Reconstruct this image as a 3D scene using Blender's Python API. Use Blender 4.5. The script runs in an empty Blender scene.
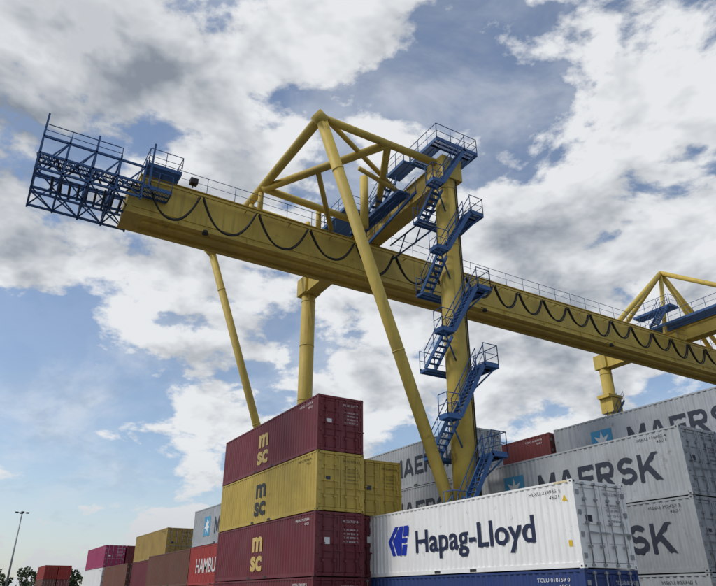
import bpy, bmesh, math, random
from mathutils import Vector, Matrix
random.seed(7)
scene = bpy.context.scene
scene.view_settings.view_transform = 'Standard'
scene.view_settings.look = 'None'
scene.view_settings.exposure = 0
COL = scene.collection
CA, SA = 0.514, 0.858

# ---------------------------------------------------------------- helpers
# yard frame: world x = -(distance along the rails), y = distance across the yard
def V(e1, e2, z): return Vector((-e1, e2, z))
def heading(right, fwd, z=0.0):            # right/forward of the viewer -> yard frame
    return Vector((right*CA - fwd*SA, right*SA + fwd*CA, z))
def azel(az, el):
    az = math.radians(az); el = math.radians(el)
    v = heading(math.sin(az)*math.cos(el), math.cos(az)*math.cos(el))
    v.z = math.sin(el)
    return v

# ---------------------------------------------------------------- materials
def paint(name, col, rough=0.5, dirt=0.35, rust=0.0, scale=1.0, dirtcol=(0.06,0.055,0.045), metallic=0.0, fade=0.0, bump=0.12):
    m = bpy.data.materials.new(name); m.use_nodes = True
    nt = m.node_tree; N = nt.nodes; K = nt.links
    b = N['Principled BSDF']
    tc = N.new('ShaderNodeTexCoord'); oi = N.new('ShaderNodeObjectInfo')
    mul = N.new('ShaderNodeVectorMath'); mul.operation = 'SCALE'; mul.inputs[0].default_value = (37, 91, 53)
    K.new(oi.outputs['Random'], mul.inputs['Scale'])
    add = N.new('ShaderNodeVectorMath'); add.operation = 'ADD'
    K.new(tc.outputs['Object'], add.inputs[0]); K.new(mul.outputs[0], add.inputs[1])
    n1 = N.new('ShaderNodeTexNoise'); n1.inputs['Scale'].default_value = 0.7*scale
    n1.inputs['Detail'].default_value = 5; n1.inputs['Roughness'].default_value = 0.68
    K.new(add.outputs[0], n1.inputs['Vector'])
    mp = N.new('ShaderNodeMapping'); mp.inputs['Scale'].default_value = (5*scale, 5*scale, 0.35*scale)
    K.new(add.outputs[0], mp.inputs['Vector'])
    n2 = N.new('ShaderNodeTexNoise'); n2.inputs['Scale'].default_value = 1.0; n2.inputs['Detail'].default_value = 4
    n2.inputs['Roughness'].default_value = 0.72
    K.new(mp.outputs[0], n2.inputs['Vector'])
    r1 = N.new('ShaderNodeMapRange'); r1.inputs[1].default_value = 0.42; r1.inputs[2].default_value = 0.75
    K.new(n1.outputs['Fac'], r1.inputs[0])
    r2 = N.new('ShaderNodeMapRange'); r2.inputs[1].default_value = 0.48; r2.inputs[2].default_value = 0.72
    K.new(n2.outputs['Fac'], r2.inputs[0])
    mx = N.new('ShaderNodeMath'); mx.operation = 'MAXIMUM'
    K.new(r1.outputs[0], mx.inputs[0]); K.new(r2.outputs[0], mx.inputs[1])
    dm = N.new('ShaderNodeMath'); dm.operation = 'MULTIPLY'; dm.inputs[1].default_value = dirt
    K.new(mx.outputs[0], dm.inputs[0])
    mix = N.new('ShaderNodeMix'); mix.data_type = 'RGBA'
    mix.inputs[6].default_value = (*col, 1); mix.inputs[7].default_value = (*dirtcol, 1)
    K.new(dm.outputs[0], mix.inputs[0])
    out = mix.outputs[2]
    if fade > 0:      # chalky sun-faded patches
        n4 = N.new('ShaderNodeTexNoise'); n4.inputs['Scale'].default_value = 0.45*scale; n4.inputs['Detail'].default_value = 3
        sh = N.new('ShaderNodeVectorMath'); sh.operation='ADD'; sh.inputs[1].default_value=(11,5,7)
        K.new(add.outputs[0], sh.inputs[0]); K.new(sh.outputs[0], n4.inputs['Vector'])
        r4 = N.new('ShaderNodeMapRange'); r4.inputs[1].default_value = 0.38; r4.inputs[2].default_value = 0.72; r4.inputs[4].default_value = fade
        K.new(n4.outputs['Fac'], r4.inputs[0])
        m4 = N.new('ShaderNodeMix'); m4.data_type='RGBA'
        m4.inputs[7].default_value = (*[c*0.8+0.07 for c in col],1)
        K.new(r4.outputs[0], m4.inputs[0]); K.new(out, m4.inputs[6]); out = m4.outputs[2]
    hv = N.new('ShaderNodeHueSaturation')
    rr = N.new('ShaderNodeMapRange'); rr.inputs[3].default_value = 0.88; rr.inputs[4].default_value = 1.12
    K.new(oi.outputs['Random'], rr.inputs[0]); K.new(rr.outputs[0], hv.inputs['Value'])
    K.new(out, hv.inputs['Color']); out = hv.outputs[0]
    if rust > 0:
        n3 = N.new('ShaderNodeTexNoise'); n3.inputs['Scale'].default_value = 2.3*scale; n3.inputs['Detail'].default_value = 6
        n3.inputs['Roughness'].default_value = 0.78
        K.new(add.outputs[0], n3.inputs['Vector'])
        r3 = N.new('ShaderNodeMapRange'); r3.inputs[1].default_value = 0.61; r3.inputs[2].default_value = 0.67
        r3.inputs[4].default_value = rust
        K.new(n3.outputs['Fac'], r3.inputs[0])
        m3 = N.new('ShaderNodeMix'); m3.data_type = 'RGBA'; m3.inputs[7].default_value = (0.10, 0.035, 0.015, 1)
        K.new(r3.outputs[0], m3.inputs[0]); K.new(out, m3.inputs[6]); out = m3.outputs[2]
    K.new(out, b.inputs['Base Color'])
    rg = N.new('ShaderNodeMapRange'); rg.inputs[3].default_value = rough-0.1; rg.inputs[4].default_value = rough+0.2
    K.new(n1.outputs['Fac'], rg.inputs[0]); K.new(rg.outputs[0], b.inputs['Roughness'])
    b.inputs['Metallic'].default_value = metallic
    b.inputs['Specular IOR Level'].default_value = 0.35
    if bump > 0:
        n5 = N.new('ShaderNodeTexNoise'); n5.inputs['Scale'].default_value = 1.6; n5.inputs['Detail'].default_value = 1
        K.new(add.outputs[0], n5.inputs['Vector'])
        bp = N.new('ShaderNodeBump'); bp.inputs['Strength'].default_value = bump*2; bp.inputs['Distance'].default_value = 0.06
        K.new(n5.outputs['Fac'], bp.inputs['Height']); K.new(bp.outputs[0], b.inputs['Normal'])
    return m

M_Y  = paint('crane_yellow', (0.56, 0.41, 0.08), 0.55, 0.42, 0.4, 0.6, fade=0.2)
M_B  = paint('crane_blue', (0.035, 0.11, 0.29), 0.5, 0.3, 0.2, 1.0, bump=0)
M_BLK= paint('cable_rubber', (0.012, 0.012, 0.013), 0.6, 0.2, bump=0)
M_STL= paint('galvanised_steel', (0.34, 0.35, 0.36), 0.45, 0.35, 0.2, 1.0, metallic=0.5, bump=0)
M_DK = paint('dark_steel', (0.03, 0.03, 0.032), 0.6, 0.3, bump=0)
C = {
 'maroon': paint('container_maroon', (0.15, 0.018, 0.028), 0.5, 0.34, 0.4, fade=0.25),
 'yellow': paint('container_yellow', (0.48, 0.345, 0.062), 0.5, 0.36, 0.55, fade=0.25),
 'grey':   paint('container_grey', (0.39, 0.415, 0.43), 0.5, 0.32, 0.45, fade=0.2),
 'white':  paint('container_white', (0.80, 0.80, 0.78), 0.45, 0.18, 0.35, dirtcol=(0.25,0.22,0.17)),
 'blue':   paint('container_blue', (0.018, 0.045, 0.17), 0.5, 0.3, 0.4, fade=0.2),
 'red':    paint('container_red', (0.33, 0.028, 0.022), 0.5, 0.35, 0.3, fade=0.2),
 'pink':   paint('container_magenta', (0.36, 0.035, 0.12), 0.5, 0.3, 0.3, fade=0.2),
 'ochre':  paint('container_ochre', (0.42, 0.28, 0.07), 0.5, 0.35, 0.4, fade=0.2),
 'brown':  paint('container_brown', (0.16, 0.06, 0.035), 0.5, 0.35, 0.4, fade=0.2),
 'dkred':  paint('container_darkred', (0.19, 0.03, 0.028), 0.5, 0.35, 0.4, fade=0.2),
}
T_NAVY = paint('letter_navy', (0.018, 0.028, 0.075), 0.5, 0.15, bump=0)
T_DARK = paint('letter_darkgrey', (0.030, 0.038, 0.06), 0.5, 0.2, bump=0)
T_YEL  = paint('letter_yellow', (0.58, 0.42, 0.13), 0.5, 0.3, bump=0)
T_BLK  = paint('letter_black', (0.02, 0.02, 0.02), 0.5, 0.2, bump=0)
T_WHT  = paint('letter_white', (0.75, 0.75, 0.73), 0.5, 0.2, bump=0)
T_LBL  = paint('emblem_lightblue', (0.06, 0.30, 0.50), 0.5, 0.2, bump=0)
T_RBL  = paint('emblem_blue', (0.01, 0.035, 0.36), 0.5, 0.1, bump=0)
T_ORG  = paint('label_yellow', (0.75, 0.5, 0.02), 0.5, 0.1, bump=0)

# ---------------------------------------------------------------- mesh builder
class MB:
    def __init__(s): s.bm = bmesh.new()
    def box(s, lo, hi, mi=0):
        x0,y0,z0 = lo; x1,y1,z1 = hi
        vs = [s.bm.verts.new(p) for p in ((x0,y0,z0),(x1,y0,z0),(x1,y1,z0),(x0,y1,z0),(x0,y0,z1),(x1,y0,z1),(x1,y1,z1),(x0,y1,z1))]
        for f in ((0,3,2,1),(4,5,6,7),(0,1,5,4),(1,2,6,5),(2,3,7,6),(3,0,4,7)):
            fc = s.bm.faces.new([vs[i] for i in f]); fc.material_index = mi
    def beam(s, p, q, w, h, mi=0):            # box beam, w horizontal, h vertical
        p = Vector(p); q = Vector(q); d = (q-p).normalized()
        up = Vector((0,0,1)) if abs(d.z) < 0.98 else Vector((0,1,0))
        a = d.cross(up).normalized(); u = a.cross(d).normalized()
        vs = []
        for c in (p, q):
            for sa, su in ((-1,-1),(1,-1),(1,1),(-1,1)):
                vs.append(s.bm.verts.new(c + a*sa*w/2 + u*su*h/2))
        for f in ((0,3,2,1),(4,5,6,7),(0,1,5,4),(1,2,6,5),(2,3,7,6),(3,0,4,7)):
            fc = s.bm.faces.new([vs[i] for i in f]); fc.material_index = mi
    def cyl(s, p, q, r, n=8, r2=None, mi=0, smooth=True):
        p = Vector(p); q = Vector(q); r2 = r if r2 is None else r2
        d = (q-p).normalized()
        up = Vector((0,0,1)) if abs(d.z) < 0.95 else Vector((1,0,0))
        a = d.cross(up).normalized(); u = a.cross(d).normalized()
        A=[];B=[]
        for i in range(n):
            t = 2*math.pi*i/n; o = a*math.cos(t)+u*math.sin(t)
            A.append(s.bm.verts.new(p+o*r)); B.append(s.bm.verts.new(q+o*r2))
        for i in range(n):
            j=(i+1)%n
            f = s.bm.faces.new((A[i],A[j],B[j],B[i])); f.smooth = smooth; f.material_index = mi
        f=s.bm.faces.new(A[::-1]); f.material_index=mi
        f=s.bm.faces.new(B); f.material_index=mi
    def poly(s, pts, mi=0):
        f = s.bm.faces.new([s.bm.verts.new(p) for p in pts]); f.material_index = mi
    def railing(s, pts, h=1.1, sp=1.4, r=0.024, toe=True):
        for a, b in zip(pts[:-1], pts[1:]):
            a=Vector(a); b=Vector(b); L=(b-a).length; n=max(1,round(L/sp))
            up=Vector((0,0,1))
            s.cyl(a+up*h, b+up*h, r, 6); s.cyl(a+up*h*0.52, b+up*h*0.52, r*0.75, 5)
            if toe: s.beam(a+up*0.06, b+up*0.06, 0.01, 0.12)
            for i in range(n+1):
                c=a.lerp(b,i/n); s.cyl(c, c+up*h, r, 5)
    def stairs(s, p, q, side, w=0.75, rail=True):
        p=Vector(p); q=Vector(q); side=Vector(side).normalized(); up=Vector((0,0,1))
        for k in (0,1):
            o=side*(w*k); s.beam(p+o, q+o, 0.05, 0.22)
            if rail:
                s.cyl(p+o+up*1.0, q+o+up*1.0, 0.026, 6); s.cyl(p+o+up*0.55, q+o+up*0.55, 0.018, 5)
                n=max(2,round((q-p).length/1.1))
                for i in range(n+1):
                    c=p.lerp(q,i/n)+o; s.cyl(c, c+up*1.0, 0.022, 5)
        n=int(abs(q.z-p.z)/0.22)
        for i in range(1,n):
            c=p.lerp(q,i/n)+side*(w/2)
            s.beam(c-side*(w/2-0.03), c+side*(w/2-0.03), 0.22, 0.03)
    def platform(s, e1a, e1b, ya, yb, z):     # open bar grating in an angle frame
        x0,x1=-max(e1a,e1b),-min(e1a,e1b)
        for y in (ya,yb): s.beam((x0,y,z-0.06),(x1,y,z-0.06),0.05,0.14)
        for x in (x0,x1): s.beam((x,ya,z-0.061),(x,yb,z-0.061),0.05,0.138)
        if (x1-x0) > (yb-ya):
            n=int((x1-x0)/0.075)
            for i in range(1,n): xx=x0+(x1-x0)*i/n; s.box((xx-0.018,ya,z-0.035),(xx+0.018,yb,z))
            s.box((x0,(ya+yb)/2-0.03,z-0.1),(x1,(ya+yb)/2+0.03,z-0.036))
        else:
            n=int((yb-ya)/0.075)
            for i in range(1,n): yy=ya+(yb-ya)*i/n; s.box((x0,yy-0.018,z-0.035),(x1,yy+0.018,z))
            s.box(((x0+x1)/2-0.03,ya,z-0.1),((x0+x1)/2+0.03,yb,z-0.036))
    def obj(s, name, mats, parent=None, recalc=True):
        if recalc: bmesh.ops.recalc_face_normals(s.bm, faces=s.bm.faces)
        me=bpy.data.meshes.new(name); s.bm.to_mesh(me); s.bm.free()
        for m in (mats if isinstance(mats,(list,tuple)) else [mats]): me.materials.append(m)
        o=bpy.data.objects.new(name, me); COL.objects.link(o)
        if parent: o.parent=parent
        return o

# ---------------------------------------------------------------- containers
CL, CW, CH = 12.19, 2.44, 2.585
def container_base():
    m = MB(); bm = m.bm
    P = 0.278
    def corr(p0, du, n_in, zlo, zhi, length, period=P, depth=0.036):
        n = int(length/period); period = length/n
        prof=[]
        for i in range(n):
            b=i*period
            prof += [(b,0),(b+period*0.25,0),(b+period*0.5,depth),(b+period*0.75,depth)]
        prof.append((length,0))
        vs=[]
        for t,dp in prof:
            c=Vector(p0)+Vector(du)*t+Vector(n_in)*dp
            vs.append((bm.verts.new((c.x,c.y,zlo)), bm.verts.new((c.x,c.y,zhi))))
        for a,b in zip(vs[:-1],vs[1:]):
            bm.faces.new((a[0],b[0],b[1],a[1]))
    corr((0.14,0.014,0),(1,0,0),(0,1,0),0.15,CH-0.07,CL-0.28)
    corr((0.14,CW-0.014,0),(1,0,0),(0,-1,0),0.15,CH-0.07,CL-0.28)
    corr((0.02,0.13,0),(0,1,0),(1,0,0),0.15,CH-0.09,CW-0.26)
    for y0,y1 in ((0.006,0.07),(CW-0.07,CW-0.006)):
        m.box((0.17,y0,0.02),(CL-0.17,y1,0.165)); m.box((0.17,y0,CH-0.08),(CL-0.17,y1,CH-0.012))
    for x0,x1 in ((0.005,0.15),(CL-0.15,CL-0.005)):
        for y0,y1 in ((0.004,0.14),(CW-0.14,CW-0.004)):
            m.box((x0,y0,0.11),(x1,y1,CH-0.11))
    for x0,x1 in ((0.008,0.10),(CL-0.10,CL-0.008)):
        m.box((x0,0.17,0.02),(x1,CW-0.17,0.16)); m.box((x0,0.17,CH-0.13),(x1,CW-0.17,CH-0.012))
    m.box((0.1,0.08,0.10),(CL-0.1,CW-0.08,0.16),2)
    m.box((0.08,0.06,CH-0.05),(CL-0.08,CW-0.06,CH-0.03))
    for cx in (CL/2-1.05, CL/2+1.05):
        m.box((cx-0.18,0.002,0.035),(cx+0.18,0.03,0.135),2)
    for x0 in (0,CL-0.178):
        for y0 in (0,CW-0.162):
            for z0 in (0.0,CH-0.118):
                m.box((x0,y0,z0),(x0+0.178,y0+0.162,z0+0.118),1)
                yy = y0-0.002 if y0==0 else y0+0.162+0.002
                m.box((x0+0.055,min(yy,yy+0.01),z0+0.035),(x0+0.123,max(yy,yy+0.003),z0+0.085),2)
                if x0>0: m.box((x0+0.1,y0+0.05,z0+0.03),(x0+0.18,y0+0.11,z0+0.09),2)
    mid=CW/2; X=CL-0.055
    for a,b in ((0.15,mid-0.012),(mid+0.012,CW-0.15)):
        z0,z1=0.175,CH-0.145
        m.box((X-0.03,a,z0),(X,b,z1))
        m.box((X,a,z0),(X+0.03,a+0.09,z1)); m.box((X,b-0.09,z0),(X+0.03,b,z1))
        for k in range(5):
            zz=z0+k*(z1-z0-0.09)/4
            m.box((X-0.002,a+0.092,zz),(X+0.028,b-0.092,zz+0.09 if k in (0,4) else zz+0.28))
        for yy in (a+0.27,b-0.27):
            m.cyl((X+0.075,yy,0.06),(X+0.075,yy,CH-0.05),0.021,7,mi=3)
            for zz in (0.09,0.62,1.3,2.0,CH-0.11):
                m.box((X+0.03,yy-0.06,zz-0.035),(X+0.10,yy+0.06,zz+0.035),3)
            m.beam((X+0.105,yy-0.03,1.02),(X+0.105,yy+0.42,1.0),0.03,0.045,3)
        ye = a if a<1 else b
        for zz in (0.35,0.95,1.6,2.2):
            m.box((X+0.02,ye-0.07,zz-0.07),(X+0.07,ye+0.07,zz+0.07),3)
    m.box((X-0.028,mid-0.012,0.175),(X+0.012,mid+0.012,CH-0.145),2)
    return m
_tmp = container_base()
bmesh.ops.recalc_face_normals(_tmp.bm, faces=_tmp.bm.faces)
BASE = bpy.data.meshes.new('shipping_container'); _tmp.bm.to_mesh(BASE); _tmp.bm.free()
for _ in range(4): BASE.materials.append(None)
meshes={}
def cmesh(c):
    if c not in meshes:
        me=BASE.copy(); me.name='container_body_'+c
        me.materials[0]=C[c]; me.materials[1]=C[c]; me.materials[2]=M_DK
        me.materials[3]=C[c] if c in ('maroon','yellow','red') else M_STL
        meshes[c]=me
    return meshes[c]

# --- wide bold block letters, built as abutting polygons (unit height)
def block_letters(word, lw=1.05, t=0.235, gap=0.17):
    out=[]; x=0
    for ch in word:
        w=lw
        if ch=='M':
            w=1.25
            out.append([(x,0),(x+t,0),(x+t,0.62),(x+w/2,0.02),(x+w-t,0.62),(x+w-t,0),(x+w,0),(x+w,1),(x+w-t*1.02,1),(x+w/2,0.38),(x+t*1.02,1),(x,1)])
        elif ch=='A':
            w=1.28; s=t*1.2; c=x+w/2
            out.append([(x,0),(x+s,0),(c,0.78),(x+w-s,0),(x+w,0),(c+s*0.55,1),(c-s*0.55,1)])
            def xi(z): return (x+s)+(c-x-s)*z/0.78
            out.append([(xi(0.17)+0.001,0.17),(2*c-xi(0.17)-0.001,0.17),(2*c-xi(0.36)-0.001,0.36),(xi(0.36)+0.001,0.36)])
        elif ch=='E':
            w=1.0; out.append([(x,0),(x+t,0),(x+t,1),(x,1)])
            for z0,z1,e in ((0,0.2,1.0),(0.4,0.59,0.93),(0.8,1.0,1.0)):
                out.append([(x+t,z0),(x+w*e,z0),(x+w*e,z1),(x+t,z1)])
        elif ch=='R':
            w=1.12; out.append([(x,0),(x+t,0),(x+t,1),(x,1)])
            n=8; cz=0.685; ro=0.315; ri=0.125; cxx=x+w-0.4
            out.append([(x+t,0.81),(cxx,0.81),(cxx,1),(x+t,1)]); out.append([(x+t,0.37),(cxx,0.37),(cxx,0.56),(x+t,0.56)])
            for i in range(n):
                a0=-math.pi/2+math.pi*i/n; a1=-math.pi/2+math.pi*(i+1)/n
                out.append([(cxx+ri*math.cos(a0),cz+ri*math.sin(a0)),(cxx+ro*1.15*math.cos(a0),cz+ro*math.sin(a0)),(cxx+ro*1.15*math.cos(a1),cz+ro*math.sin(a1)),(cxx+ri*math.cos(a1),cz+ri*math.sin(a1))])
            out.append([(x+0.40,0.37),(x+w-t*1.25,0),(x+w,0),(x+0.74,0.37)])
        elif ch=='S':
            w=1.05; pts=[]
            rx=0.40; rz=0.215; c=x+w/2
            for i in range(11):
                a=math.radians(28+ (262-28)*i/10); pts.append((c+rx*math.cos(a),0.69+rz*math.sin(a)))
            for i in range(11):
                a=math.radians(82-(262-28)*i/10 ); pts.append((c+rx*math.cos(a),0.31+rz*math.sin(a)))
            L=[];R=[]
            for i,(px,pz) in enumerate(pts):
                q0=pts[max(i-1,0)]; q1=pts[min(i+1,len(pts)-1)]
                dx,dz=q1[0]-q0[0],q1[1]-q0[1]; l=math.hypot(dx,dz); nx,nz=-dz/l,dx/l; hw=0.098
                L.append((px+nx*hw*1.15,pz+nz*hw)); R.append((px-nx*hw*1.15,pz-nz*hw))
            for i in range(len(pts)-1): out.append([L[i],L[i+1],R[i+1],R[i]])
        elif ch=='K':
            w=1.15; out.append([(x,0),(x+t,0),(x+t,1),(x,1)])
            out.append([(x+t,0.28),(x+t+0.17,0.43),(x+w-t*1.35,0),(x+w+0.04,0),(x+t+0.36,0.60),(x+w,1),(x+w-t*1.45,1),(x+t,0.54)])
        x+=w+gap
    return out, x-gap

fits=[]
def text(parent, s, mat, x, z, w=None, h=None, face='side', bold=0.0, name='lettering', spacing=1.0):
    cu=bpy.data.curves.new(name,'FONT'); cu.body=s; cu.size=1.0; cu.offset=bold
    cu.resolution_u=4; cu.space_character=spacing
    cu.materials.append(mat)
    o=bpy.data.objects.new(name,cu); COL.objects.link(o); o.parent=parent
    if face=='side':
        o.location=(x,0.0085,z); o.rotation_euler=(math.pi/2,0,0)
    else:
        o.location=(CL-0.02,x,z); o.rotation_euler=(math.pi/2,0,math.pi/2)
    fits.append((o,w,h)); return o

def digits(n): return ''.join(random.choice('0123456789') for _ in range(n))
def container(c, e1_right, y, level, kind=None, detail=True):
    o=bpy.data.objects.new('shipping_container', cmesh(c)); COL.objects.link(o)
    jx=random.uniform(-0.04,0.04); jy=random.uniform(-0.025,0.025)
    o.location=(-e1_right-CL+jx, y+jy, level*2.6+0.005)
    light = c in ('white','yellow','grey','ochre')
    tm = T_BLK if light else T_WHT
    if kind=='msc':
        lm = T_BLK if c=='yellow' else T_YEL
        text(o,'m',lm,5.25,1.30,1.25,0.70,bold=0.035)
        text(o,'sc',lm,5.17,0.42,1.40,0.70,bold=0.035)
    if kind=='line':
        polys,wd=block_letters('MAERSK'); b=MB()
        for pl in polys: b.poly([(4.75+px*6.35/wd,0.0075,0.70+pz*1.06) for px,pz in pl])
        b.obj('lettering',[T_DARK],o,recalc=False)
        b=MB(); s=0.66; cx,cz=3.15,1.28
        b.poly([(cx-s,0.0075,cz-s),(cx+s,0.0075,cz-s),(cx+s,0.0075,cz+s),(cx-s,0.0075,cz+s)],0)
        star=[]
        for k in range(14):
            a=math.pi/2+k*math.pi/7; r=0.58 if k%2==0 else 0.25
            star.append((cx+r*math.cos(a),0.0035,cz+r*math.sin(a)))
        ctr=(cx,0.0035,cz)
        for k in range(14): b.poly([ctr,star[k],star[(k+1)%14]],1)
        b.obj('emblem',[T_LBL,T_WHT],o,recalc=False)
    if kind=='lloyd':
        text(o,'Hapag-Lloyd',T_NAVY,3.60,0.86,6.7,1.12,bold=0.02)
        b=MB(); Y=0.0075
        def sl(pts):
            b.poly([(1.55+px*1.45+0.22*pz,Y,0.80+pz*1.15) for px,pz in pts])
        sl([(0.00,0.5),(0.30,1.0),(0.48,1.0),(0.18,0.5),(0.48,0.0),(0.30,0.0)])
        sl([(0.24,0.5),(0.54,1.0),(0.72,1.0),(0.72,0.58),(0.98,0.58),(0.98,0.42),(0.72,0.42),(0.72,0.0),(0.54,0.0)])
        sl([(0.76,0.64),(0.76,1.0),(1.0,1.0),(1.0,0.64)])
        sl([(0.76,0.0),(0.76,0.36),(1.0,0.36),(1.0,0.0)])
        b.obj('emblem',[T_RBL],o,recalc=False)
        b=MB(); Z=CH-0.078
        for k in range(16):
            x=CL-0.17-0.6+k*0.036
            b.poly([(x,0.0035,Z),(x+0.018,0.0035,Z),(x+0.03,0.0035,Z+0.06),(x+0.012,0.0035,Z+0.06)])
        b.obj('warning_stripes',[T_ORG],o,recalc=False)
        b=MB()
        b.poly([(CL-0.52,0.0075,1.95),(CL-0.3,0.0075,1.95),(CL-0.41,0.0075,2.16)])
        b.poly([(CL-0.47,0.0075,0.62),(CL-0.33,0.0075,0.62),(CL-0.33,0.0075,0.80),(CL-0.47,0.0075,0.80)])
        b.obj('warning_label',[T_ORG],o,recalc=False)
    if kind=='sud':
        text(o,'HAMBURG SUD',T_WHT,1.5,0.8,8.6,0.95,bold=0.01)
    if detail:
        code={'msc':'MEDU ','line':'MSKU ','lloyd':'HLXU '}.get(kind,'TCLU ')+digits(6)+' '+digits(1)
        text(o,code,tm,CL-1.95,CH-0.34,1.35,0.105,name='serial_number')
        text(o,'45G1',tm,CL-1.05,CH-0.52,0.42,0.10,name='type_code')
        text(o,code,tm,1.36,CH-0.42,0.88,0.10,face='door',name='door_serial')
        for k in range(4):
            text(o,random.choice(['MAX GROSS','TARE','NET','CU CAP'])+' '+digits(5)+' KG',tm,1.42,CH-0.75-0.16*k,0.72,0.07,face='door',name='door_data')
        b=MB(); z=random.uniform(1.15,1.45); yq=random.uniform(0.40,0.46); zq=random.uniform(0.12,0.28)
        b.poly([(CL-0.0238,yq,z),(CL-0.0238,yq+0.3,z),(CL-0.0238,yq+0.3,z+zq),(CL-0.0238,yq,z+zq)])
        b.obj('door_placard',[T_WHT if not light else T_DARK],o,recalc=False)
    return o

def stack(e1r, y, cols, kinds=None, detail=True):
    for i,c in enumerate(cols):
        k=kinds[i] if kinds else None
        container(c,e1r,y,i,k,detail)

stack(14.03,16.24,['blue','white'],[None,'lloyd'])
stack(25.35,13.05,['maroon','maroon','yellow','maroon'],['msc','msc','msc','msc'])
stack(26.0,15.62,['dkred','maroon','yellow'],[None,'msc','msc'])
stack(14.25,22.75,['grey','grey','grey'],['line']*3)
stack(26.55,22.95,['blue','grey','grey','grey'],['line']*4)
stack(12.7,25.3,['red','grey','blue'],None,False)
stack(12.7,27.85,['grey','dkred','grey','grey'],['line',None,'line','line'])
stack(25.5,25.5,['grey','brown','red'],None,False)
stack(25.4,28.0,['grey','blue','brown','dkred'],None)
stack(38.9,22.9,['grey','dkred','blue'],None,False)
stack(0.4,27.9,['grey','grey','blue'],['line','line',None],False)
stack(38.1,15.5,['red','red','grey'],[None,'sud','line'])
stack(38.1,18.1,['blue','grey'],None,False)
stack(50.6,15.5,['dkred','brown'],None,False)
stack(63.2,17.0,['brown','maroon','ochre'],None)
stack(63.2,19.6,['red','dkred','ochre'],None,False)
stack(76.0,16.6,['dkred','brown'],None,False)
stack(88.8,16.5,['red','white','pink'],None)
stack(88.8,19.1,['dkred','brown','maroon'],None,False)
stack(151,17.0,['blue','brown','red'],None,False)
stack(151,19.6,['brown','dkred','red'],None,False)

# ---------------------------------------------------------------- gantry crane
crane=bpy.data.objects.new('gantry_crane',None); COL.objects.link(crane)
ZT=25.4
C1=(24.0,20.45); C2=(42.0,20.45); SP=56.3
GX0,GX1=32.1,33.9; GZ0,GZ1=21.25,23.9; GY0,GY1=4.1,78.0
m=MB()
for (e1,y),r in ((C1,0.66),(C2,0.56),((24.0,SP),0.62),((42.0,SP),0.62)):
    m.cyl(V(e1,y,1.9),V(e1,y,ZT+0.2),r,28)
    for z in (4.5,10.6,15.2,19.6,23.4):
        m.cyl(V(e1,y,z),V(e1,y,z+0.05),r+0.02,28)
    m.cyl(V(e1,y,1.6),V(e1,y,2.0),r+0.25,28)
m.obj('leg_columns',M_Y,crane)
m=MB()
for e1,zt in ((24.0,ZT),(42.0,ZT+0.5)):
    r=0.31 if e1<30 else 0.28
    m.cyl(V(e1,20.1,3.6),V(e1,12.0,zt),r,18)
    m.cyl(V(e1,11.7,zt+0.1),V(e1,12.25,zt-0.3),0.38,14)
    a=Vector(V(e1,20.1,3.6)); b=Vector(V(e1,12.0,zt))
    for t in (0.42,0.86):
        c=a.lerp(b,t); d=(b-a).normalized(); m.cyl(c-d*0.03,c+d*0.03,r+0.02,18)
m.obj('raking_struts',M_Y,crane)
m=MB()
m.cyl(V(24,12,ZT),V(42,12,ZT+0.55),0.28,16)
m.cyl(V(24,12,ZT),V(24,20.45,ZT),0.22,16); m.cyl(V(42,12,ZT+0.6),V(42,20.45,ZT+0.7),0.2,16)
n1=V(24,16.4,ZT); n2=V(42,16.4,ZT+0.6)
m.cyl(V(31.8,12,ZT),n1,0.25,14); m.cyl(V(34.2,12,ZT),n2,0.25,14)
m.cyl(n1,V(31.6,20.3,ZT-0.2),0.22,14); m.cyl(n2,V(34.4,20.3,ZT-0.2),0.22,14)
m.cyl(V(24.0,12.3,ZT+0.1),V(28.0,19.9,ZT+0.2),0.15,12)
m.cyl(V(28.2,14.0,ZT),V(31.9,17.0,24.0),0.17,12)
m.cyl(V(26.8,16.1,ZT),V(26.8,20.2,24.4),0.15,12)
m.cyl(V(31.7,12,ZT-0.05),V(31.7,20.0,ZT-0.3),0.24,14)
m.cyl(V(34.3,12,ZT-0.05),V(34.3,20.0,ZT-0.3),0.24,14)
for y in (12,16.2):
    for e1 in (32.2,33.8): m.cyl(V(e1,y,GZ1-0.1),V(e1,y,ZT-0.1),0.18,10)
m.cyl(V(28.6,17.6,22.6),V(28.6,17.6,26.4),0.27,12)
m.obj('top_frame',M_Y,crane)
m=MB()
for y in (20.45,SP):
    m.beam(V(23.6,y,24.75),V(42.4,y,24.75),0.95,1.35)
    m.beam(V(23.6,y,25.46),V(42.4,y,25.46),1.15,0.06); m.beam(V(23.6,y,24.04),V(42.4,y,24.04),1.15,0.06)
    for e1 in (24,42): m.beam(V(e1-0.75,y,24.8),V(e1+0.75,y,24.8),1.42,1.5)
m.obj('portal_beams',M_Y,crane)
m=MB()
m.box((-GX1,GY0+0.5,GZ0),(-GX0,GY1,GZ1-0.05))
m.box((-GX1,GY0,GZ0),(-GX0,GY0+0.5,GZ1-0.8))
m.box((-GX1-0.12,GY0+0.45,GZ1-0.05),(-GX0+0.12,GY1,GZ1))
m.box((-GX1-0.18,GY0-0.05,GZ0-0.07),(-GX0+0.18,GY1,GZ0-0.001))
m.box((-GX0,GY0+0.3,GZ0+0.42),(-GX0+0.05,GY1,GZ0+0.50))
m.box((-GX1+0.35,GY0+1,GZ0-0.24),(-GX1+0.5,GY1-1,GZ0-0.07)); m.box((-GX0-0.5,GY0+1,GZ0-0.24),(-GX0-0.35,GY1-1,GZ0-0.07))
y=GY0+3
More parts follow.
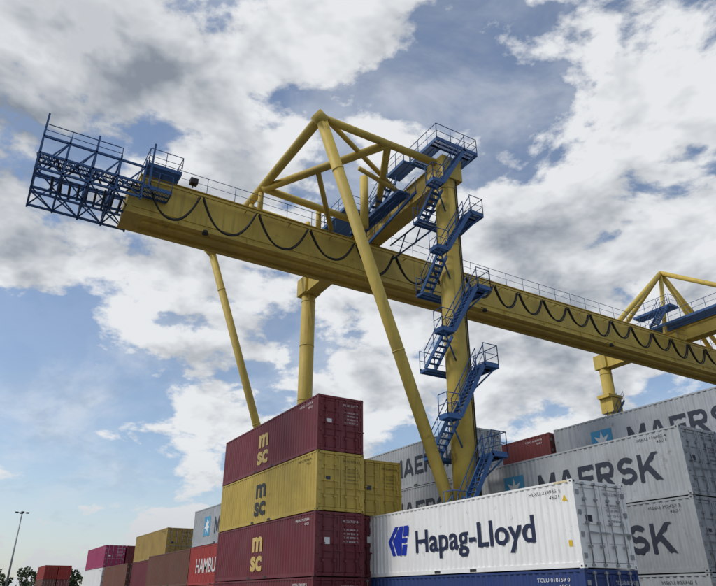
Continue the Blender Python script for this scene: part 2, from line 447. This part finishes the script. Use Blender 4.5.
while y<GY1:
    m.box((-GX0,y,GZ0+0.51),(-GX0+0.014,y+0.09,GZ1-0.06))
    m.box((-GX0,y-0.02,GZ0),(-GX0+0.14,y+0.02,GZ0+0.41))
    y+=4.2
m.obj('main_girder',M_Y,crane)
m=MB(); ap=V(33,55.7,31.6)
m.cyl(ap,V(33,46.8,23.9),0.24,12); m.cyl(ap,V(24,SP,ZT),0.24,12); m.cyl(ap,V(42,SP,ZT),0.24,12)
m.cyl(ap,V(32.2,59.8,23.9),0.22,12); m.cyl(ap,V(33,54.0,23.9),0.2,12)
m.cyl(ap,V(33,64.5,23.9),0.22,12)
m.cyl(V(24,SP,ZT),V(33,64.5,23.9),0.2,10)
m.beam(V(42,SP-1.1,20.9),V(42,SP+1.1,20.9),1.5,0.35); m.beam(V(42,SP,19.2),V(42,SP,20.8),1.5,1.5)
m.obj('pylon_frame',M_Y,crane)
m=MB()
for y in (20.45,SP):
    m.beam(V(22.9,y,1.5),V(43.1,y,1.5),0.9,0.8)
m.obj('sill_beams',M_Y,crane)
m=MB()
for y in (20.45,SP):
    for e1 in (23.3,25.6,40.4,42.7):
        m.box((-e1-0.9,y-0.28,0.35),(-e1+0.9,y+0.28,1.1))
        for dx in (-0.5,0.5): m.cyl((-e1+dx,y-0.12,0.42),(-e1+dx,y+0.12,0.42),0.30,18)
m.obj('wheel_bogies',M_B,crane)

# blue stairs around the near column
m=MB()
Rl=[4.0,8.0,12.5,16.9,21.6,25.95]
XF=22.62
for i,z in enumerate(Rl):
    top=(i==len(Rl)-1)
    m.platform(XF,23.25,20.95,21.95,z)
    m.platform(23.25,25.35,21.2,21.95,z-0.003)
    m.platform(24.75,25.35,18.98,21.2,z-0.006)
    m.railing([V(XF,21.0,z),V(XF,21.95,z),V(25.35,21.95,z),V(25.35,18.98,z)],sp=0.95)
    if top:
        m.platform(XF,23.25,18.9,20.95,z-0.003)
        m.platform(23.25,24.75,18.9,19.6,z-0.006)
        m.railing([V(25.35,18.9,z),V(XF,18.9,z),V(XF,21.0,z)],sp=0.95)
    m.cyl(V(XF+0.05,21.8,z-0.1),V(23.5,20.9,z-1.2),0.045,6)
    m.cyl(V(24.2,21.9,z-0.1),V(24.0,21.05,z-1.2),0.045,6)
    zl=z-3.0
    m.stairs(V(XF,19.2,zl),V(XF,21.0,z),Vector((-1,0,0)),0.62)
    m.platform(XF,23.3,18.45,19.2,zl)
    m.railing([V(XF,19.2,zl),V(XF,18.45,zl),V(23.3,18.45,zl)],sp=0.8)
    m.cyl(V(XF+0.1,18.6,zl-0.1),V(23.6,20.0,zl-1.2),0.045,6)
    if i>0:
        m.stairs(V(24.9,18.98,Rl[i-1]),V(23.3,18.98,zl),Vector((0,1,0)),0.62)
    else:
        m.stairs(V(24.9,18.98,0.0),V(23.3,18.98,zl),Vector((0,1,0)),0.62)
m.obj('access_stairs',M_B,crane)

m=MB()
m.platform(25.9,31.8,18.4,19.2,24.1); m.railing([V(26.2,18.4,24.1),V(31.8,18.4,24.1)],sp=1.1)
m.stairs(V(30.4,18.5,24.1),V(27.2,18.5,26.0),Vector((0,1,0)),0.7)
m.platform(25.4,27.2,18.5,19.4,26.0); m.railing([V(27.2,18.5,26.0),V(25.4,18.5,26.0)],sp=0.9)
m.platform(25.4,30.5,21.15,21.9,25.55); m.railing([V(25.5,21.9,25.55),V(31.0,21.9,25.55)],sp=1.0)
for k in range(7):
    e=25.0+k*0.95
    m.cyl(V(e,21.6,24.0),V(e+0.95,21.6,22.7 if k%2 else 24.0),0.05,6)
    m.cyl(V(e,21.5,25.4),V(e,21.2,24.2),0.05,6)
m.cyl(V(25,21.6,22.8),V(31.6,21.6,22.8),0.06,6); m.cyl(V(25,21.6,24.0),V(31.6,21.6,24.0),0.06,6)
m.beam(V(25.0,19.0,23.6),V(31.5,19.0,22.6),0.12,0.18); m.railing([V(25.0,19.0,23.6),V(31.5,19.0,22.6)],sp=1.0)
m.platform(31.0,35.0,17.6,20.0,25.5); m.railing([V(31,20,25.5),V(31,17.6,25.5),V(35,17.6,25.5),V(35,20,25.5)],sp=1.0)
m.platform(26,36,SP-2.3,SP-0.7,25.5); m.railing([V(26,SP-0.7,25.5),V(26,SP-2.3,25.5),V(36,SP-2.3,25.5),V(36,SP-0.7,25.5)],sp=1.2)
m.platform(31,35,SP-3.6,SP-2.4,26.6); m.railing([V(31,SP-2.4,26.6),V(31,SP-3.6,26.6),V(35,SP-3.6,26.6)],sp=1.2)
m.stairs(V(31.2,SP-6.0,24.0),V(31.2,SP-3.6,26.6),Vector((-1,0,0)),0.8)
m.stairs(V(41.2,SP-1.5,17.5),V(41.2,SP+1.2,20.6),Vector((-1,0,0)),0.8)
m.railing([V(GX0-0.05,GY0+0.8,GZ1),V(GX0-0.05,17.4,GZ1)],sp=1.8,r=0.02,toe=False)
m.railing([V(GX0-0.05,22.0,GZ1),V(GX0-0.05,GY1,GZ1)],sp=1.8,r=0.02,toe=False)
m.railing([V(GX1+0.05,GY0+0.8,GZ1),V(GX1+0.05,GY1,GZ1)],sp=1.8,r=0.02,toe=False)
m.obj('walkways',M_B,crane)

# blue lattice at the girder end
m=MB()
xa,xb=31.0,35.0; ya,yb=-0.7,4.6; za,zm,zt=21.7,22.6,23.7
ys=[ya,ya+1.3,ya+2.65,ya+3.95,yb]
for z in (za,zm,zt):
    for e in (xa,33,xb):
        if z==zt and e==33: continue
        m.beam(V(e,ya,z),V(e,yb,z),0.10,0.12)
    for y in ys[:-1]: m.beam(V(xa,y,z),V(xb,y,z),0.09,0.11)
for j,y in enumerate(ys):
    for e in (xa,33,xb):
        m.beam(V(e,y,za-0.15),V(e,y,zt+([1.5,0.3,1.1,0.3,0.5][j] if e!=33 else 0)),0.10,0.10)
for a,b in zip(ys[:-1],ys[1:]):
    for e in (xa,xb):
        m.cyl(V(e,a,za),V(e,b,zt),0.045,6); m.cyl(V(e,b,za),V(e,a,zm),0.045,6)
    m.cyl(V(xa,a,za),V(33,b,za),0.04,6); m.cyl(V(33,a,za),V(xb,b,za),0.04,6)
    m.cyl(V(xa,b,zt),V(xb,a,zt),0.04,6)
for y in ys[:-1]:
    m.cyl(V(xa,y,za),V(33,y,zt),0.045,6); m.cyl(V(33,y,zt),V(xb,y,za),0.045,6)
m.platform(xa,31.9,ya,yb,zm+0.08)
m.railing([V(xa,ys[3],zt),V(xa,ya,zt),V(xb,ya,zt)],h=0.8,sp=1.2,r=0.028,toe=False)
m.platform(31.0,35.0,4.7,6.6,GZ1+0.12)
m.railing([V(31,4.7,GZ1+.12),V(31,6.6,GZ1+.12),V(35,6.6,GZ1+.12),V(35,4.7,GZ1+.12),V(31,4.7,GZ1+.12)],sp=1.0)
m.beam(V(30.9,4.9,22.4),V(30.9,4.9,25.4),0.1,0.1)
m.platform(31.0,32.0,4.65,6.2,22.5); m.railing([V(31.0,4.65,22.5),V(31.0,6.2,22.5)],sp=0.8)
m.obj('end_platform_lattice',M_B,crane)
m=MB()
for k in range(9):
    yy=0.2+k*0.45; hh=random.uniform(0.25,0.5)
    m.beam(V(32.2,yy,22.0),V(33.8,yy+0.1,22.15),0.12,hh)
for k in range(5):
    for j in range(10):
        t0=j/10; t1=(j+1)/10; f=lambda t:(4.2-1.0*k)-1.0*t
        sg=lambda t: 22.9-0.9*(1-(2*t-1)**2)
        m.cyl(V(31.5,f(t0),sg(t0)),V(31.5,f(t1),sg(t1)),0.05,5)
for y in (8.6,24.0,30.0,44.0):
    m.cyl(V(31.75,y,20.95),V(31.75,y,21.18),0.20,12,r2=0.12)
    m.beam(V(31.75,y,21.18),V(32.1,y,21.4),0.05,0.05)
m.box((-31.9,7.3,24.05),(-31.5,7.75,24.4)); m.cyl(V(31.7,7.5,23.8),V(31.7,7.5,24.05),0.04,6)
m.obj('machinery_and_floodlights',M_DK,crane)
m=MB()
m.cyl(V(23.4,20.75,2),V(23.4,20.75,24),0.05,6); m.cyl(V(23.36,20.6,2),V(23.36,20.6,24),0.035,6)
m.obj('cable_conduits',M_DK,crane)

cu=bpy.data.curves.new('festoon_cables','CURVE'); cu.dimensions='3D'; cu.bevel_depth=0.055; cu.bevel_resolution=2
y=4.9
while y<76:
    w=3.3 if y<27 else 2.75
    w*=random.uniform(0.9,1.1); sag=(1.7 if y<27 else 1.4)*random.uniform(0.85,1.15)
    for off in (0.0,0.13):
        sp=cu.splines.new('POLY'); N=17; sp.points.add(N-1)
        for i in range(N):
            t=i/(N-1); u=2*t-1
            p=V(31.55-off,y+0.1+(w-0.2)*t,23.15-(sag+off)*(1-abs(u)**2.3))
            sp.points[i].co=(*p,1)
    y+=w
o=bpy.data.objects.new('festoon_cables',cu); COL.objects.link(o); cu.materials.append(M_BLK); o.parent=crane
m=MB()
m.beam(V(31.55,GY0+0.6,23.35),V(31.55,GY1,23.35),0.09,0.14)
y=5
while y<76: m.beam(V(31.55,y,23.42),V(32.1,y,23.42),0.06,0.06); y+=3.0
m.obj('festoon_track',M_Y,crane)

# ---------------------------------------------------------------- high mast lamp
lamp=bpy.data.objects.new('street_lamp',None); COL.objects.link(lamp); lamp.location=heading(-76,150)
m=MB(); m.cyl((0,0,0),(0,0,19.3),0.26,12,r2=0.12); m.cyl((0,0,0),(0,0,0.5),0.45,12)
m.cyl((-1.1,0,19.2),(1.1,0,19.2),0.06,6); m.cyl((0,-1.1,19.2),(0,1.1,19.2),0.06,6)
m.obj('mast',M_STL,lamp)
m=MB()
for dx,dy in ((1.1,0),(-1.1,0),(0,1.1),(0,-1.1)):
    m.box((dx-0.35,dy-0.3,19.05),(dx+0.35,dy+0.3,19.32))
m.obj('lamp_heads',M_DK,lamp)

# ---------------------------------------------------------------- ground
def ground_mat():
    mt=bpy.data.materials.new('yard_asphalt'); mt.use_nodes=True; nt=mt.node_tree; N=nt.nodes; K=nt.links
    b=N['Principled BSDF']; tc=N.new('ShaderNodeTexCoord')
    n=N.new('ShaderNodeTexNoise'); n.inputs['Scale'].default_value=0.25; n.inputs['Detail'].default_value=8; n.inputs['Roughness'].default_value=0.7
    K.new(tc.outputs['Object'],n.inputs['Vector'])
    r=N.new('ShaderNodeValToRGB'); r.color_ramp.elements[0].color=(0.04,0.04,0.042,1); r.color_ramp.elements[1].color=(0.12,0.115,0.105,1)
    r.color_ramp.elements[0].position=0.35; r.color_ramp.elements[1].position=0.7
    K.new(n.outputs['Fac'],r.inputs[0]); K.new(r.outputs[0],b.inputs['Base Color']); b.inputs['Roughness'].default_value=0.9
    n2=N.new('ShaderNodeTexNoise'); n2.inputs['Scale'].default_value=40; K.new(tc.outputs['Object'],n2.inputs['Vector'])
    bp=N.new('ShaderNodeBump'); bp.inputs['Strength'].default_value=0.3; K.new(n2.outputs['Fac'],bp.inputs['Height']); K.new(bp.outputs[0],b.inputs['Normal'])
    return mt
m=MB(); m.poly([(-3000,-3000,0),(3000,-3000,0),(3000,3000,0),(-3000,3000,0)]); m.obj('ground',ground_mat(),recalc=False)
m=MB()
for y in (20.45,SP):
    m.box((-200,y-0.06,0.0),(60,y+0.06,0.11)); m.box((-200,y-0.12,0.0),(60,y-0.062,0.02)); m.box((-200,y+0.062,0.0),(60,y+0.12,0.02))
m.obj('rail_track',M_STL)
m=MB()
for y in (3.0,9.5,):
    m.poly([(-200,y,0.004),(60,y,0.004),(60,y+0.15,0.004),(-200,y+0.15,0.004)])
m.obj('painted_line',T_WHT,recalc=False)

# ---------------------------------------------------------------- distant trees
fm=bpy.data.materials.new('foliage'); fm.use_nodes=True
nt=fm.node_tree; b=nt.nodes['Principled BSDF']; tc=nt.nodes.new('ShaderNodeTexCoord'); nn=nt.nodes.new('ShaderNodeTexNoise'); nn.inputs['Scale'].default_value=0.35
nn.inputs['Detail'].default_value=4; nt.links.new(tc.outputs['Object'],nn.inputs['Vector'])
rp=nt.nodes.new('ShaderNodeValToRGB'); rp.color_ramp.elements[0].color=(0.02,0.035,0.014,1); rp.color_ramp.elements[1].color=(0.075,0.11,0.04,1)
rp.color_ramp.elements[0].position=0.35; rp.color_ramp.elements[1].position=0.68
nt.links.new(nn.outputs['Fac'],rp.inputs[0]); nt.links.new(rp.outputs[0],b.inputs['Base Color']); b.inputs['Roughness'].default_value=0.9
bark=paint('bark',(0.07,0.05,0.035),0.9,0.3)
m=MB()
for X in range(-330,60,4):
    fx=X+random.uniform(-2,2); fy=300+random.uniform(-12,18); h=random.uniform(12.5,16)
    base=heading(fx,fy); m.cyl(base,base+Vector((0,0,h*0.6)),0.3,6,r2=0.12,mi=1)
    for _ in range(3):
        q=base+Vector((random.uniform(-2,2),random.uniform(-2,2),h*0.7)); m.cyl(base+Vector((0,0,h*0.35)),q,0.12,5,r2=0.04,mi=1)
    lobes=[(random.uniform(-2.6,2.6),random.uniform(-2.6,2.6),random.uniform(0.3,0.85)*h,random.uniform(1.3,2.6)) for _ in range(9)]
    for lx,ly,lz,lr in lobes:
        for _ in range(44):
            d=Vector((random.gauss(0,1),random.gauss(0,1),random.gauss(0,1))).normalized()*lr*random.uniform(0.5,1.05)
            c=base+Vector((lx,ly,lz))+d; s=random.uniform(0.3,0.7)
            u=Vector((random.gauss(0,1),random.gauss(0,1),random.gauss(0,1))).normalized(); w=u.orthogonal().normalized()
            m.poly([c-u*s,c+w*s*0.7,c+u*s,c-w*s*0.7],0)
m.obj('distant_trees',[fm,bark],recalc=False)

bpy.context.view_layer.update()
for o,w,h in fits:
    d=o.dimensions
    o.scale=(w/d.x if w else 1, h/d.y if h else 1, 1)

# ---------------------------------------------------------------- light
sun_dir=azel(-105,48)
sd=bpy.data.lights.new('sun','SUN'); sd.energy=1.8; sd.angle=math.radians(10); sd.color=(1.0,0.96,0.9)
so=bpy.data.objects.new('sun',sd); COL.objects.link(so); so.rotation_euler=sun_dir.to_track_quat('Z','Y').to_euler(); so.location=(0,0,60)

# ---------------------------------------------------------------- sky
w=bpy.data.worlds.new('sky'); scene.world=w; w.use_nodes=True
nt=w.node_tree; N=nt.nodes; K=nt.links; N.clear()
outp=N.new('ShaderNodeOutputWorld')
sky=N.new('ShaderNodeTexSky'); sky.sky_type='NISHITA'; sky.sun_disc=False
sky.sun_elevation=math.radians(48); sky.sun_rotation=math.atan2(sun_dir.x,sun_dir.y)
sky.air_density=1.0; sky.dust_density=1.0; sky.ozone_density=1.3
bg1=N.new('ShaderNodeBackground'); bg1.inputs[1].default_value=0.14; K.new(sky.outputs[0],bg1.inputs[0])
def mth(op,a,b=None,c=None,clamp=False):
    n=N.new('ShaderNodeMath'); n.operation=op; n.use_clamp=clamp
    for i,x in enumerate((a,b,c)):
        if x is None: continue
        if isinstance(x,(int,float)): n.inputs[i].default_value=x
        else: K.new(x,n.inputs[i])
    return n.outputs[0]
def sstep(x,a,b,lo=0.0,hi=1.0):
    n=N.new('ShaderNodeMapRange'); n.interpolation_type='SMOOTHSTEP'
    n.inputs[1].default_value=a; n.inputs[2].default_value=b; n.inputs[3].default_value=lo; n.inputs[4].default_value=hi
    K.new(x,n.inputs[0]); return n.outputs[0]
tc=N.new('ShaderNodeTexCoord'); nm=N.new('ShaderNodeVectorMath'); nm.operation='NORMALIZE'; K.new(tc.outputs['Generated'],nm.inputs[0])
D=nm.outputs[0]; sx=N.new('ShaderNodeSeparateXYZ'); K.new(D,sx.inputs[0])
zz=mth('ADD',mth('MAXIMUM',sx.outputs[2],0.0),0.40)
cb=N.new('ShaderNodeCombineXYZ'); K.new(mth('DIVIDE',sx.outputs[0],zz),cb.inputs[0]); K.new(mth('DIVIDE',sx.outputs[1],zz),cb.inputs[1]); K.new(mth('MULTIPLY',sx.outputs[2],1.2),cb.inputs[2])
P=cb.outputs[0]
def noise(vec,scale,detail,rough,dist=0.0,off=(0,0,0)):
    ad=N.new('ShaderNodeVectorMath'); ad.operation='ADD'; ad.inputs[1].default_value=off; K.new(vec,ad.inputs[0])
    n=N.new('ShaderNodeTexNoise'); n.inputs['Scale'].default_value=scale; n.inputs['Detail'].default_value=detail
    n.inputs['Roughness'].default_value=rough; n.inputs['Distortion'].default_value=dist
    K.new(ad.outputs[0],n.inputs['Vector']); return n.outputs['Fac']
off=Vector((3.1,1.7,0.4)); so2=sun_dir*0.045
nA=noise(P,5.6,8,0.58,0.12,off)
nB=noise(P,5.6,4,0.58,0.12,off+Vector((so2.x,so2.y,0.05)))
nW=noise(P,2.1,2,0.5,0.0,(8,2,5))
nC=noise(P,3.0,6,0.62,0.5,(1,9,2))
blobs=[(-32,38,15,1.3),(-24,45,12,1.0),(-33,27,10,.9),(-20,36,7,.6),(-5,44,8,.7),(22,36,9,.7),(31,35,11,.7),(28,27,12,.8),(18,28,11,.7),
 (-15,23,8,.9),(-8,25,8,.8),(7,20,9,.7),(24,20,10,.7),(-14,14,6,.4),(0,33,8,.4),(-20,33,7,.4),
 (-13,47,5,-.9),(14,46,9,-.5),(32,43,9,-.4),(5,40,6,-.4),(-28,18,10,-1.0),(-25,11,9,-.5),(12,34,4,-.4),(24,31,4,-.3)]
bias=None
for az,el,r,wt in blobs:
    n=N.new('ShaderNodeVectorMath'); n.operation='DOT_PRODUCT'; n.inputs[1].default_value=azel(az,el); K.new(D,n.inputs[0])
    s=sstep(n.outputs['Value'],math.cos(math.radians(r*1.35)),1.0,0,wt)
    bias=s if bias is None else mth('ADD',bias,s)
bias=mth('MINIMUM',bias,1.1)
d=mth('ADD',mth('ADD',mth('MULTIPLY_ADD',mth('SUBTRACT',nA,0.5),1.2,0.5),mth('MULTIPLY',bias,0.12)),mth('MULTIPLY',mth('SUBTRACT',nW,0.5),0.35))
alpha=sstep(d,0.47,0.595)
thin=mth('ADD',mth('MULTIPLY',sstep(nC,0.40,0.75),0.45),0.08)
low=mth('MULTIPLY',sstep(sx.outputs[2],0.22,0.02),0.5)
alpha=mth('MAXIMUM',mth('MAXIMUM',alpha,thin),low)
thick=sstep(d,0.56,0.84)
lit=mth('ADD',mth('MULTIPLY',mth('SUBTRACT',nA,nB),4.0),0.5,clamp=True)
darkspot=None
for az,el,r,wt in [(-34,41,15,.95),(-33,28,9,.6),(20,24,9,.35),(-12,20,8,.25)]:
    n=N.new('ShaderNodeVectorMath'); n.operation='DOT_PRODUCT'; n.inputs[1].default_value=azel(az,el); K.new(D,n.inputs[0])
    s=sstep(n.outputs['Value'],math.cos(math.radians(r*1.4)),1.0,0,wt); darkspot=s if darkspot is None else mth('ADD',darkspot,s)
g=mth('ADD',mth('MULTIPLY',thick,0.42),mth('ADD',mth('MULTIPLY',mth('SUBTRACT',0.52,lit),0.85),mth('MULTIPLY',darkspot,0.45)),clamp=True)
g=mth('MAXIMUM',g,mth('MULTIPLY',low,0.8))
mx=N.new('ShaderNodeMix'); mx.data_type='RGBA'; mx.inputs[6].default_value=(0.82,0.835,0.85,1); mx.inputs[7].default_value=(0.25,0.285,0.335,1); K.new(g,mx.inputs[0])
bg2=N.new('ShaderNodeBackground'); bg2.inputs[1].default_value=1.0; K.new(mx.outputs[2],bg2.inputs[0])
ms=N.new('ShaderNodeMixShader'); K.new(mth('MULTIPLY',alpha,0.96),ms.inputs[0]); K.new(bg1.outputs[0],ms.inputs[1]); K.new(bg2.outputs[0],ms.inputs[2])
K.new(ms.outputs[0],outp.inputs[0])

# ---------------------------------------------------------------- camera
cam=bpy.data.cameras.new('camera'); co=bpy.data.objects.new('camera',cam); COL.objects.link(co)
cam.sensor_width=36; cam.lens=36*630/716; cam.clip_end=6000; cam.clip_start=0.1
co.location=(0,0,1.8); co.rotation_euler=(math.radians(90+25.83),0,math.radians(59.08))
scene.camera=co
